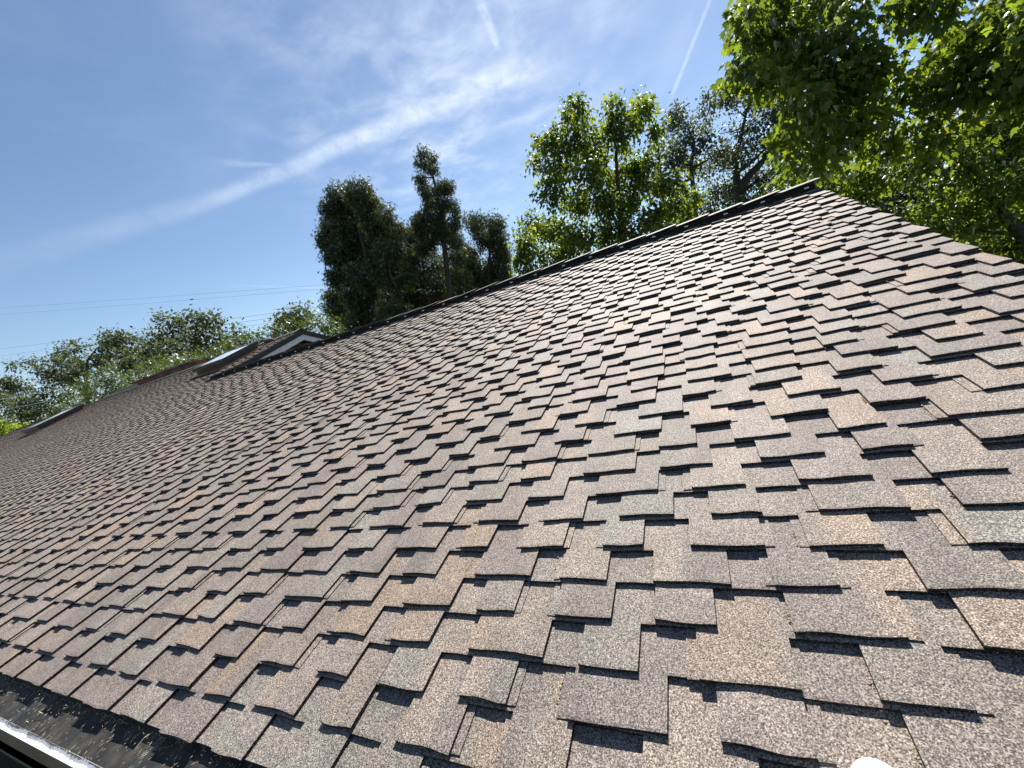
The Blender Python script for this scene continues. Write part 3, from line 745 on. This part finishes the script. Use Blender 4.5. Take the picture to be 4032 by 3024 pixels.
def tree(name, label, group, cl, Y0, trunk, tr, kind, matl, lsize, per, dens, depth=1.1, seed=1, spread=0.2, droop=0.5, tint=None, jitY=1.0, hole=-0.75, hscale=2.0, limb_r=0.05, twig_r=0.008, twigs=1.0, bark='bark', barkmat=None, extra=None, up=0.6, cat='tree'):
    r = np.random.default_rng(seed)
    TP, ctrs = clump_points(cl, Y0, dens, depth, seed, jitY=jitY, hole=hole, hscale=hscale)
    tpts = [np.asarray(p, float) for p in trunk]
    base = tpts[0].copy(); root = empty(name, (base[0], base[1], 0.0), label, cat, group)
    mb = MB(); k = len(tpts)
    mb.tube(tpts, [tr*(1-0.9*i/(k-1)) for i in range(k)], 10)
    tree_pts = [(p, tr*(1-0.9*i/(k-1))) for i, p in enumerate(tpts)]
    dense = []
    for i in range(k-1):
        for t in np.linspace(0, 1, 6, endpoint=False): dense.append((tpts[i]*(1-t)+tpts[i+1]*t, tr*(1-0.9*(i+t)/(k-1))))
    dense.append((tpts[-1], tr*0.25))
    for c in sorted(ctrs, key=lambda c: min(np.linalg.norm(c-p) for p, _ in dense)):
        # join to the nearest existing wood, a little lower than the clump
        cand = sorted(dense, key=lambda pr: np.linalg.norm(pr[0]-c)+1.5*max(0, pr[0][2]-c[2]+0.3))[0]
        pts_ = limb(cand[0], c, r, 0.1); rr0 = min(cand[1]*0.8, limb_r); n_ = len(pts_)
        rad = [rr0*(1-0.7*i/(n_-1)) for i in range(n_)]
        mb.tube(pts_, rad, 6)
        dense += list(zip(pts_[1:], rad[1:]))
    mb.build('trunk', barkmat or MT[bark], root)
    # fine twigs from clump centres outward
    mb = MB(); sel = r.permutation(len(TP))[:int(len(TP)*0.07*twigs)]
    for i in sel:
        P, c = TP[i, :3], TP[i, 3:]
        mb.tube(limb(c*0.75+P*0.25, P, r, 0.05, 3), [twig_r, twig_r*0.8, twig_r*0.6, twig_r*0.3], 4)
    if extra:
        for p_, r_ in extra: mb.tube(p_, r_, 5)
    if mb.V: tag(mb.build('twigs', barkmat or MT[bark], root), kind='stuff')
    # leaves
    n = len(TP)*per; idx = np.repeat(np.arange(len(TP)), per)
    off = r.normal(size=(n, 3))*spread; P = TP[idx, :3]+off
    out = norm(P-TP[idx, 3:]); rnd_ = norm(r.normal(size=(n, 3)))
    if kind == 'spray':
        Td = norm(out*0.55+np.array([0, 0, -droop])+rnd_*0.45); Nd = norm(np.cross(Td, norm(rnd_+out*0.3))+np.array([0, 0, 0.25]))
    else:
        Td = norm(out*0.5+np.array([0, 0, -droop])+rnd_*0.5); Nd = norm(out*0.35+np.array([0, 0, up])+rnd_*0.75)
    Nd = norm(Nd-Td*np.sum(Nd*Td, axis=1, keepdims=True))
    sz_ = lsize*r.uniform(0.65, 1.25, n)
    cl_ = np.ones((n, 3))*r.uniform(0.7, 1.3, (n, 1))*np.repeat(r.uniform(0.75, 1.25, (len(TP), 1)), per, axis=0)
    if tint is not None: cl_ = tint(P, cl_, r)
    me = leaves_mesh('crown', P, Nd, Td, sz_, kind, matl, cl_)
    cr = link('crown', me, root)
    return root

def T3(*pp): return [at(px, py, Y=Y) for px, py, Y in pp]
def ground_pt(p, lean=0.0): return np.array([p[0]+lean, p[1], -0.05])

def maple_tint(P, c, r):
    # reddish young leaves at the very tips, some yellow ones
    q = r.random(len(P)); c = c.copy()
    y = q < 0.25; c[y] *= np.array([1.35, 1.15, 0.8])
    red = q > 0.996; c[red] *= np.array([1.35, 0.9, 1.3])
    return c
def plain(P, c, r):
    q = r.random(len(P)); c = c.copy(); c[q < 0.2] *= np.array([1.3, 1.1, 0.9]); return c

# maple behind the middle of the ridge
CM = [(2240, 450, 22, 72), (2284, 425, 24, 62), (2300, 500, 50, 40), (2190, 545, 24, 55), (2150, 570, 28, 55), (2118, 570, 14, 42), (2112, 650, 22, 40), (2250, 570, 60, 55), (2330, 590, 60, 60), (2410, 460, 34, 85), (2440, 540, 60, 60), (2510, 440, 28, 72), (2535, 430, 22, 60), (2480, 500, 45, 50), (2580, 520, 20, 52), (2590, 580, 22, 30),
      (2200, 660, 75, 65), (2310, 690, 70, 65), (2410, 680, 75, 65), (2510, 660, 60, 60), (2560, 640, 30, 40), (2170, 770, 60, 60), (2270, 800, 70, 65), (2380, 800, 60, 60), (2480, 780, 65, 65), (2555, 740, 45, 50),
      (2110, 890, 65, 55), (2070, 960, 50, 55), (2055, 1030, 34, 45), (2075, 1085, 50, 30), (2190, 920, 70, 65), (2290, 930, 70, 60), (2400, 920, 60, 55), (2500, 890, 60, 55), (2160, 1020, 70, 55), (2270, 1020, 70, 50), (2390, 1000, 60, 45), (2500, 960, 60, 40),
      (2630, 730, 40, 60), (2680, 720, 32, 55), (2720, 790, 36, 55), (2650, 810, 55, 55), (2590, 850, 50, 50), (2700, 870, 40, 35), (2610, 930, 50, 30)]
tree('maple_tree', 'bright green maple with upright leafy tips behind the middle of the ridge', None, CM, 14.5,
     [ground_pt(at(2480, 1100, Y=14.5), 0.1)]+T3((2490, 1100, 14.5), (2455, 950, 14.5), (2435, 780, 14.5), (2425, 600, 14.5), (2415, 450, 14.5)), 0.16,
     'small', MT['maple'], 0.14, 9, 13, 1.0, 21, 0.13, 0.8, maple_tint, jitY=1.1, hole=-0.45, hscale=2.6, limb_r=0.05, up=0.3)

# big maple at the right, close to the roof end
RM = [(2900, 80, 26, 14), (2955, 60, 50, 30), (2915, 280, 30, 16), (2935, 160, 30, 20), (3020, 330, 50, 40), (3060, 480, 45, 36), (3075, 540, 40, 30), (3010, 40, 90, 70), (3080, 150, 90, 80), (2985, 90, 60, 35), (2930, 85, 34, 18), (2950, 265, 34, 28), (3010, 240, 50, 45), (3190, 60, 110, 90), (3110, 290, 90, 80), (3250, 220, 110, 100), (3060, 400, 55, 55), (3170, 440, 90, 80), (3300, 390, 100, 90), (3130, 560, 60, 55), (3230, 580, 80, 70), (3370, 90, 110, 90), (3420, 260, 100, 80), (3360, 520, 90, 70), (3450, 430, 90, 80), (3490, 560, 80, 60),
      (3140, 650, 45, 45), (3240, 660, 60, 40), (3560, 330, 70, 60), (3600, 480, 80, 70), (3700, 40, 110, 60), (3820, 130, 110, 100), (3960, 60, 100, 90), (3710, 330, 90, 70), (3850, 330, 110, 90), (3990, 250, 100, 100), (4090, 150, 100, 120), (3780, 240, 80, 60), (3560, 30, 90, 50), (4100, 330, 90, 90), (3690, 560, 80, 60)]
r0 = at(4450, 900, Y=8.6)
tree('maple_tree', 'large overhanging maple with big drooping leaves at the right end of the roof', None, RM, 8.6,
     [ground_pt(r0, 0.2), r0, at(4350, 500, Y=8.6), at(4150, 250, Y=8.7), at(3950, 100, Y=8.8)], 0.2,
     'maple', MT['maple'], 0.115, 10, 16, 1.0, 33, 0.14, 1.1, maple_tint, jitY=0.9, hole=-0.45, hscale=3.2, limb_r=0.04, twig_r=0.006, twigs=1.4, up=0.2)
# further maple lower right with leaning trunk
RB = [(3140, 720, 40, 30), (3060, 760, 30, 20), (3250, 730, 90, 50), (3370, 690, 90, 60), (3360, 770, 90, 50), (3500, 680, 90, 60), (3620, 640, 90, 70), (3740, 560, 100, 80), (3860, 480, 100, 90), (3980, 450, 100, 90), (3700, 700, 90, 70), (3830, 640, 100, 80), (3960, 600, 100, 80), (4080, 560, 90, 90), (3640, 810, 90, 60), (3760, 810, 100, 70), (3890, 770, 100, 80), (4010, 740, 100, 90), (3560, 860, 70, 40), (3680, 900, 90, 50), (3820, 900, 100, 60), (3950, 900, 100, 70), (4060, 880, 80, 80), (3900, 990, 100, 50), (4040, 1010, 90, 60), (4100, 700, 80, 90)]
t0 = at(4180, 1080, Y=13)
tree('maple_tree', 'shaded maple with a leaning trunk low behind the right end of the roof', None, RB, 13.2,
     [ground_pt(t0, 0.9), t0]+T3((3990, 890, 13), (3860, 730, 13), (3770, 610, 13.1), (3700, 480, 13.3)), 0.17,
     'small', MT['maple'], 0.14, 8, 12, 0.9, 44, 0.17, 0.7, maple_tint, jitY=1.0, hole=-0.5, hscale=2.0, limb_r=0.06, up=0.25)

# oaks behind the roof end
OA = [(2660, 470, 45, 50), (2720, 430, 45, 40), (2785, 420, 28, 35), (2750, 490, 45, 40), (2690, 550, 45, 45), (2640, 620, 40, 50), (2770, 560, 36, 40), (2600, 700, 40, 50), (2820, 600, 40, 36), (2690, 640, 36, 40), (2740, 660, 40, 40), (2660, 880, 80, 50), (2730, 820, 60, 50), (2580, 900, 60, 40)]
t0 = at(2740, 900, Y=27)
tree('oak_tree', 'airy oak with open grey-green crown just right of the middle maple', 'oaks behind the roof end', OA, 27,
     [ground_pt(t0)]+[t0]+T3((2735, 780, 27), (2720, 660, 27), (2735, 560, 27), (2700, 480, 27)), 0.22, 'quad', MT['oak'], 0.20, 10, 6.5, 1.0, 51, 0.26, 0.3, plain, jitY=1.5, hole=-0.25, hscale=1.5, limb_r=0.11, twig_r=0.02)
OB = [(2860, 390, 36, 50), (2900, 340, 45, 50), (2960, 300, 50, 60), (3040, 270, 60, 70), (3100, 330, 60, 70), (2910, 440, 45, 45), (2980, 400, 55, 55), (3050, 430, 60, 60), (2850, 520, 45, 36), (2950, 500, 50, 45), (3110, 480, 60, 60), (2840, 640, 60, 55), (2920, 620, 60, 55), (3010, 590, 60, 55), (3090, 620, 60, 70), (2790, 740, 60, 55), (2880, 740, 70, 60), (2980, 710, 70, 60), (3070, 720, 60, 60), (2800, 830, 70, 45), (2910, 820, 80, 45), (3020, 790, 70, 40), (3130, 760, 60, 50), (3200, 830, 90, 60), (3330, 850, 100, 60), (3460, 860, 100, 50), (3560, 930, 100, 50)]
t0 = at(2990, 900, Y=29)
tree('oak_tree', 'tall dark oak with crooked limbs behind the roof apex', 'oaks behind the roof end', OB, 29,
     [ground_pt(t0)]+[t0]+T3((2905, 760, 29), (2895, 640, 29), (2920, 520, 29), (2950, 400, 29)), 0.36, 'quad', MT['oak'], 0.20, 10, 5.2, 1.0, 52, 0.26, 0.3, plain, jitY=1.8, hole=-0.2, hscale=1.2, limb_r=0.17, twig_r=0.022,
     extra=[(T3((2890, 770, 28.4), (2960, 680, 28.2), (3020, 620, 28), (3060, 540, 28), (3130, 520, 28)), [0.24, 0.2, 0.17, 0.13, 0.08])])

OC = [(3350, 800, 120, 90), (3520, 820, 130, 90), (3700, 780, 140, 110), (3880, 740, 140, 120), (4050, 720, 140, 130), (3600, 930, 150, 80), (3800, 940, 150, 90), (4000, 950, 150, 100), (3450, 720, 100, 70), (3900, 560, 140, 110), (4060, 520, 120, 120)]
t0 = at(3800, 980, Y=21)
tree('oak_tree', 'deep shaded oak mass behind the maples at the far right', 'oaks behind the roof end', OC, 21,
     [ground_pt(t0)]+[t0]+T3((3790, 860, 21), (3800, 740, 21), (3850, 620, 21)), 0.3, 'quad', MT['oak'], 0.24, 10, 4.5, 0.8, 53, 0.3, 0.3, plain, jitY=1.5, hole=-0.6, hscale=1.0, limb_r=0.12, twig_r=0.02)
# cedars
def dead(px, py, Y, tips):
    return [(T3((px, py, Y), ((px+a)/2+4, (py+b)/2, Y), (a, b, Y)), [0.05, 0.03, 0.01]) for a, b in tips]
CE = [(1335, 775, 36, 42), (1415, 760, 44, 48), (1450, 800, 36, 36), (1380, 830, 70, 50), (1300, 820, 26, 34), (1470, 860, 50, 46), (1515, 850, 26, 30), (1310, 890, 40, 42), (1268, 910, 24, 14), (1290, 955, 34, 30), (1400, 910, 70, 55), (1510, 920, 52, 50), (1555, 910, 26, 30), (1350, 1000, 50, 45), (1310, 1010, 30, 24), (1440, 1000, 65, 60), (1540, 1000, 60, 55), (1340, 1090, 45, 42), (1430, 1090, 60, 55), (1520, 1090, 60, 55), (1325, 1165, 40, 36), (1285, 1205, 22, 18), (1410, 1170, 65, 50), (1510, 1170, 60, 50), (1350, 1240, 55, 36), (1450, 1250, 70, 40), (1550, 1230, 60, 40), (1400, 1300, 90, 40), (1590, 1090, 40, 55)]
t0 = at(1480, 1330, Y=27)
tree('cedar_tree', 'broad dark cedar with rounded top and bare dead twigs, behind the gable', 'cedars behind the ridge', CE, 27,
     [ground_pt(t0)]+[t0]+T3((1470, 1150, 27), (1435, 980, 27), (1400, 840, 27), (1385, 740, 27)), 0.42, 'spray', MT['cedar'], 0.36, 18, 6.5, 1.0, 61, 0.24, 0.75, plain, jitY=1.6, hole=-0.6, hscale=1.0, limb_r=0.14, twig_r=0.02,
     extra=dead(1390, 800, 26, [(1325, 705), (1345, 715), (1372, 690), (1385, 688), (1362, 730), (1395, 705), (1310, 745)])+[(T3((1545, 1100, 25.2), (1600, 1075, 25.2), (1650, 1085, 25.2)), [0.09, 0.06, 0.03]), (T3((1545, 1180, 25.2), (1560, 1130, 25.2), (1530, 1060, 25.2)), [0.10, 0.07, 0.04])])
CS = [(1668, 604, 15, 18), (1703, 622, 9, 11), (1652, 642, 12, 8), (1686, 655, 12, 16), (1707, 668, 9, 9), (1656, 702, 15, 18), (1668, 738, 17, 22), (1680, 765, 18, 16), (1745, 735, 20, 26), (1768, 735, 9, 20), (1722, 748, 14, 20), (1690, 805, 22, 20), (1740, 800, 32, 24), (1784, 812, 12, 20), (1664, 845, 30, 20), (1636, 864, 16, 11), (1715, 850, 36, 24), (1796, 848, 12, 20), (1660, 888, 28, 24), (1720, 892, 40, 26), (1784, 882, 22, 20), (1690, 930, 50, 28), (1765, 925, 38, 28), (1670, 975, 40, 28), (1800, 950, 24, 24)]
t0 = at(1776, 1250, Y=30)
tree('cedar_tree', 'tall thin spire-topped cedar, the highest of the dark evergreens', 'cedars behind the ridge', CS, 30,
     [ground_pt(t0)]+[t0]+T3((1768, 1130, 30), (1748, 960, 30), (1738, 840, 30), (1706, 700, 30), (1680, 600, 30)), 0.36, 'spray', MT['cedar'], 0.32, 17, 8.0, 1.0, 62, 0.18, 0.8, plain, jitY=0.6, hole=-0.8, hscale=1.5, limb_r=0.09, twig_r=0.016,
     extra=dead(1745, 760, 30, [(1790, 745), (1800, 800), (1782, 770)])+dead(1765, 1060, 29.6, [(1840, 1130), (1830, 1090), (1700, 1080), (1715, 1120)]))
CG = [(1845, 890, 26, 40), (1885, 940, 40, 46), (1850, 1010, 50, 55), (1830, 1110, 55, 55), (1945, 880, 32, 28), (1955, 940, 40, 42), (1978, 1000, 26, 42), (1955, 1060, 45, 50), (1900, 1080, 55, 50), (1988, 1080, 16, 36), (1900, 1160, 70, 40), (1800, 1180, 60, 40), (1880, 870, 14, 30)]
t0 = at(1930, 1200, Y=37)
tree('cedar_tree', 'hazy grey-green evergreen between the spire cedar and the maple', 'cedars behind the ridge', CG, 37,
     [ground_pt(t0)]+[t0]+T3((1925, 1080, 37), (1930, 960, 37), (1945, 880, 37)), 0.34, 'spray', MT['cedar'], 0.40, 17, 4.6, 1.0, 63, 0.30, 0.7, plain, jitY=1.2, hole=-0.5, hscale=0.9, limb_r=0.12, twig_r=0.03)
CMx = [(1620, 925, 36, 32), (1590, 960, 40, 40), (1640, 1010, 50, 55), (1600, 1060, 50, 55), (1650, 1110, 55, 55), (1610, 1180, 60, 45), (1700, 1190, 60, 40), (1720, 1050, 36, 60), (1720, 1130, 45, 45), (1800, 1010, 34, 46), (1810, 1090, 40, 50), (1810, 1170, 50, 36), (1660, 1240, 70, 30)]
t0 = at(1640, 1270, Y=33)
tree('cedar_tree', 'olive-tinged evergreen filling the gap between the two big cedars', 'cedars behind the ridge', CMx, 33,
     [ground_pt(t0)]+[t0]+T3((1640, 1130, 33), (1625, 1000, 33), (1620, 920, 33)), 0.3, 'spray', MT['cedar'], 0.38, 17, 5.5, 1.0, 64, 0.28, 0.6, lambda P, c, r: c*np.array([1.45, 1.3, 1.0]), jitY=1.0, hole=-0.55, hscale=0.9, limb_r=0.12, twig_r=0.025)

# left oaks
LO = [(640, 1262, 26, 18), (695, 1262, 36, 26), (765, 1255, 40, 34), (835, 1260, 34, 34), (800, 1310, 55, 36), (710, 1320, 55, 36), (865, 1330, 36, 26), (620, 1330, 45, 30), (680, 1370, 60, 36), (790, 1370, 60, 36), (870, 1380, 45, 26), (590, 1380, 50, 30), (935, 1318, 20, 26), (910, 1355, 30, 22), (620, 1420, 60, 30), (740, 1420, 60, 30)]
t0 = at(770, 1470, Y=25)
tree('oak_tree', 'largest rounded oak left of the skylight under the power lines', 'oaks at the left', LO, 25,
     [ground_pt(t0)]+[t0]+T3((765, 1400, 25), (770, 1320, 25), (780, 1260, 25)), 0.4, 'quad', MT['oak'], 0.36, 10, 1.9, 1.0, 71, 0.42, 0.3, plain, jitY=1.5, hole=-0.45, hscale=0.7, limb_r=0.16, twig_r=0.03)
LO2 = [(250, 1385, 40, 26), (300, 1375, 36, 26), (210, 1410, 36, 22), (120, 1425, 40, 14), (60, 1440, 26, 9), (170, 1460, 45, 22), (280, 1430, 45, 30), (320, 1460, 40, 30), (240, 1490, 55, 30), (190, 1520, 50, 30), (310, 1510, 50, 30), (440, 1340, 36, 22), (480, 1325, 26, 18), (420, 1370, 36, 26), (400, 1420, 45, 30), (480, 1390, 50, 36), (530, 1350, 36, 26), (480, 1440, 50, 30), (560, 1420, 40, 30), (420, 1325, 10, 8)]
t0 = at(340, 1560, Y=27)
tree('oak_tree', 'ragged oak with low side limbs left of the rounded oak', 'oaks at the left', LO2, 27,
     [ground_pt(t0)]+[t0]+T3((340, 1480, 27), (345, 1420, 27), (380, 1370, 27)), 0.4, 'quad', MT['oak'], 0.42, 10, 1.55, 1.0, 72, 0.50, 0.3, plain, jitY=1.5, hole=-0.4, hscale=0.6, limb_r=0.16, twig_r=0.03)
LO3 = [(30, 1510, 36, 30), (80, 1530, 40, 26), (20, 1570, 45, 36), (110, 1580, 50, 30), (180, 1580, 45, 30), (50, 1620, 55, 30), (140, 1630, 55, 30), (220, 1610, 45, 26), (20, 1665, 45, 26), (90, 1680, 40, 20), (-50, 1560, 60, 60), (180, 1660, 45, 20), (250, 1560, 36, 26)]
t0 = at(90, 1700, Y=26)
tree('oak_tree', 'oak at the far left edge behind the pale cables', 'oaks at the left', LO3, 26,
     [ground_pt(t0)]+[t0]+T3((85, 1640, 26), (80, 1570, 26), (60, 1520, 26)), 0.36, 'quad', MT['oak'], 0.42, 10, 1.5, 1.0, 73, 0.5, 0.3, plain, jitY=1.5, hole=-0.25, hscale=0.6, limb_r=0.14, twig_r=0.03)
LO4 = [(1130, 1250, 36, 22), (1180, 1225, 36, 20), (1220, 1250, 30, 24), (1095, 1280, 26, 20), (1250, 1255, 18, 14), (1170, 1270, 50, 24)]
t0 = at(1180, 1310, Y=31)
tree('oak_tree', 'small distant oak crown peeping above the gable', 'oaks at the left', LO4, 31,
     [ground_pt(t0)]+[t0]+T3((1180, 1270, 31), (1180, 1240, 31)), 0.3, 'quad', MT['oak'], 0.40, 10, 1.9, 1.0, 74, 0.42, 0.3, plain, jitY=1.0, hole=-0.4, hscale=0.7, limb_r=0.1, twig_r=0.03)

# layered cypress hedge trees just beyond the upper ridge
HY = [(420, 1475, 55, 18), (360, 1510, 55, 20), (470, 1505, 60, 18), (310, 1545, 50, 18), (400, 1545, 60, 18), (500, 1540, 55, 16), (300, 1580, 45, 16), (390, 1580, 60, 16), (270, 1610, 36, 12), (340, 1610, 50, 12), (560, 1470, 50, 16), (540, 1500, 50, 18)]
t0 = at(400, 1640, Y=15)
tree('cypress_tree', 'fresh green layered cypress left of the brown chimney', 'cypresses beyond the raised ridge', HY, 15,
     [ground_pt(t0)]+[t0]+T3((410, 1560, 15), (430, 1490, 15)), 0.16, 'spray', MT['yew'], 0.26, 18, 3.6, 1.0, 81, 0.20, 0.12, plain, jitY=0.9, hole=-0.8, hscale=1.0, limb_r=0.06, twig_r=0.015)
HY2 = [(620, 1445, 50, 16), (600, 1475, 50, 14), (690, 1430, 50, 16), (670, 1460, 50, 14), (755, 1415, 45, 15), (740, 1440, 45, 14), (820, 1405, 45, 14), (880, 1385, 40, 13), (810, 1425, 45, 12), (935, 1362, 30, 10), (970, 1345, 22, 8), (900, 1405, 40, 12), (740, 1470, 50, 12)]
t0 = at(740, 1520, Y=16)
tree('cypress_tree', 'low green cypress spreading from the chimney to the big skylight', 'cypresses beyond the raised ridge', HY2, 16,
     [ground_pt(t0)]+[t0]+T3((745, 1470, 16), (750, 1430, 16)), 0.16, 'spray', MT['yew'], 0.26, 18, 3.4, 1.0, 82, 0.22, 0.12, plain, jitY=0.9, hole=-0.8, hscale=1.0, limb_r=0.06, twig_r=0.015)
HY3 = [(1010, 1335, 34, 12), (1050, 1312, 34, 13), (1100, 1292, 40, 15), (1160, 1278, 42, 15), (1225, 1265, 45, 15), (1280, 1272, 40, 18), (1320, 1295, 36, 20), (1250, 1290, 60, 20), (1120, 1315, 60, 14), (1340, 1325, 40, 20), (1060, 1340, 45, 10)]
t0 = at(1200, 1360, Y=17)
tree('cypress_tree', 'green cypress top showing right behind the gable peak', 'cypresses beyond the raised ridge', HY3, 17,
     [ground_pt(t0)]+[t0]+T3((1200, 1320, 17), (1210, 1285, 17)), 0.16, 'spray', MT['yew'], 0.24, 16, 4.0, 1.0, 83, 0.18, 0.15, plain, jitY=0.8, hole=-0.8, hscale=1.0, limb_r=0.06, twig_r=0.015)
LB = [(20, 1690, 40, 16), (70, 1688, 36, 12), (110, 1692, 26, 9), (30, 1715, 45, 12), (-30, 1700, 40, 20), (10, 1670, 26, 8), (80, 1705, 40, 9), (20, 1740, 50, 12)]
t0 = at(50, 1745, Y=14)
tree('lime_bush', 'lime-yellow bush at the far left behind the roof edge', None, LB, 14, [ground_pt(t0)]+[t0]+T3((50, 1715, 14), (45, 1690, 14)), 0.08, 'small', MT['lime'], 0.26, 9, 3.6, 1.0, 91, 0.2, 0.1, None, jitY=0.6, hole=-0.9, hscale=1.0, limb_r=0.04, twig_r=0.012, cat='bush')

# ------------------------------------------------------------------ overhead wires
def wire(pa, pb, Y, rad, sag, m, name, label, cat, group, ext=(0.6, 0.4)):
    a, b = at(*pa, Y=Y), at(*pb, Y=Y); d = b-a; a0 = a-d*ext[0]; b0 = b+d*ext[1]; L = np.linalg.norm(b0-a0)
    pts_ = []
    for i in range(25):
        t = i/24; p = a0*(1-t)+b0*t; p = p+np.array([0, 0, -sag*4*t*(1-t)]); pts_.append(p)
    s0 = sag*4*0.5*0.5
    pts_ = [p+np.array([0, 0, s0*0.92]) for p in pts_]
    mb = MB(); mb.tube(pts_, rad, 5); o = mb.build(name, m); tag(o, label, cat, group)
for i, (pa, pb) in enumerate((((0, 1213), (1304, 1122)), ((0, 1239), (1304, 1138)), ((0, 1375), (1259, 1211)), ((0, 1402), (1070, 1255)), ((0, 1428), (956, 1290)))):
    wire(pa, pb, 52, 0.013 if i < 2 else 0.022, 0.5, MT['wire'], 'power_line',
         ['topmost faint power line crossing the sky at the left', 'second faint power line from the top', 'upper of the three darker power lines above the left oaks', 'middle of the three darker power lines above the left oaks', 'lowest of the three darker power lines at the left oaks'][i], 'power line', 'power lines at the left')
wire((0, 1573), (316, 1518), 20, 0.045, 0.1, MT['cable'], 'service_cable', 'bright pale cable in front of the left oaks, the upper one', 'cable', 'pale cables at the left', (0.5, 0.35))
wire((0, 1616), (237, 1571), 20, 0.03, 0.1, MT['cable'], 'service_cable', 'thinner lower pale cable in front of the left oaks', 'cable', 'pale cables at the left', (0.5, 0.35))
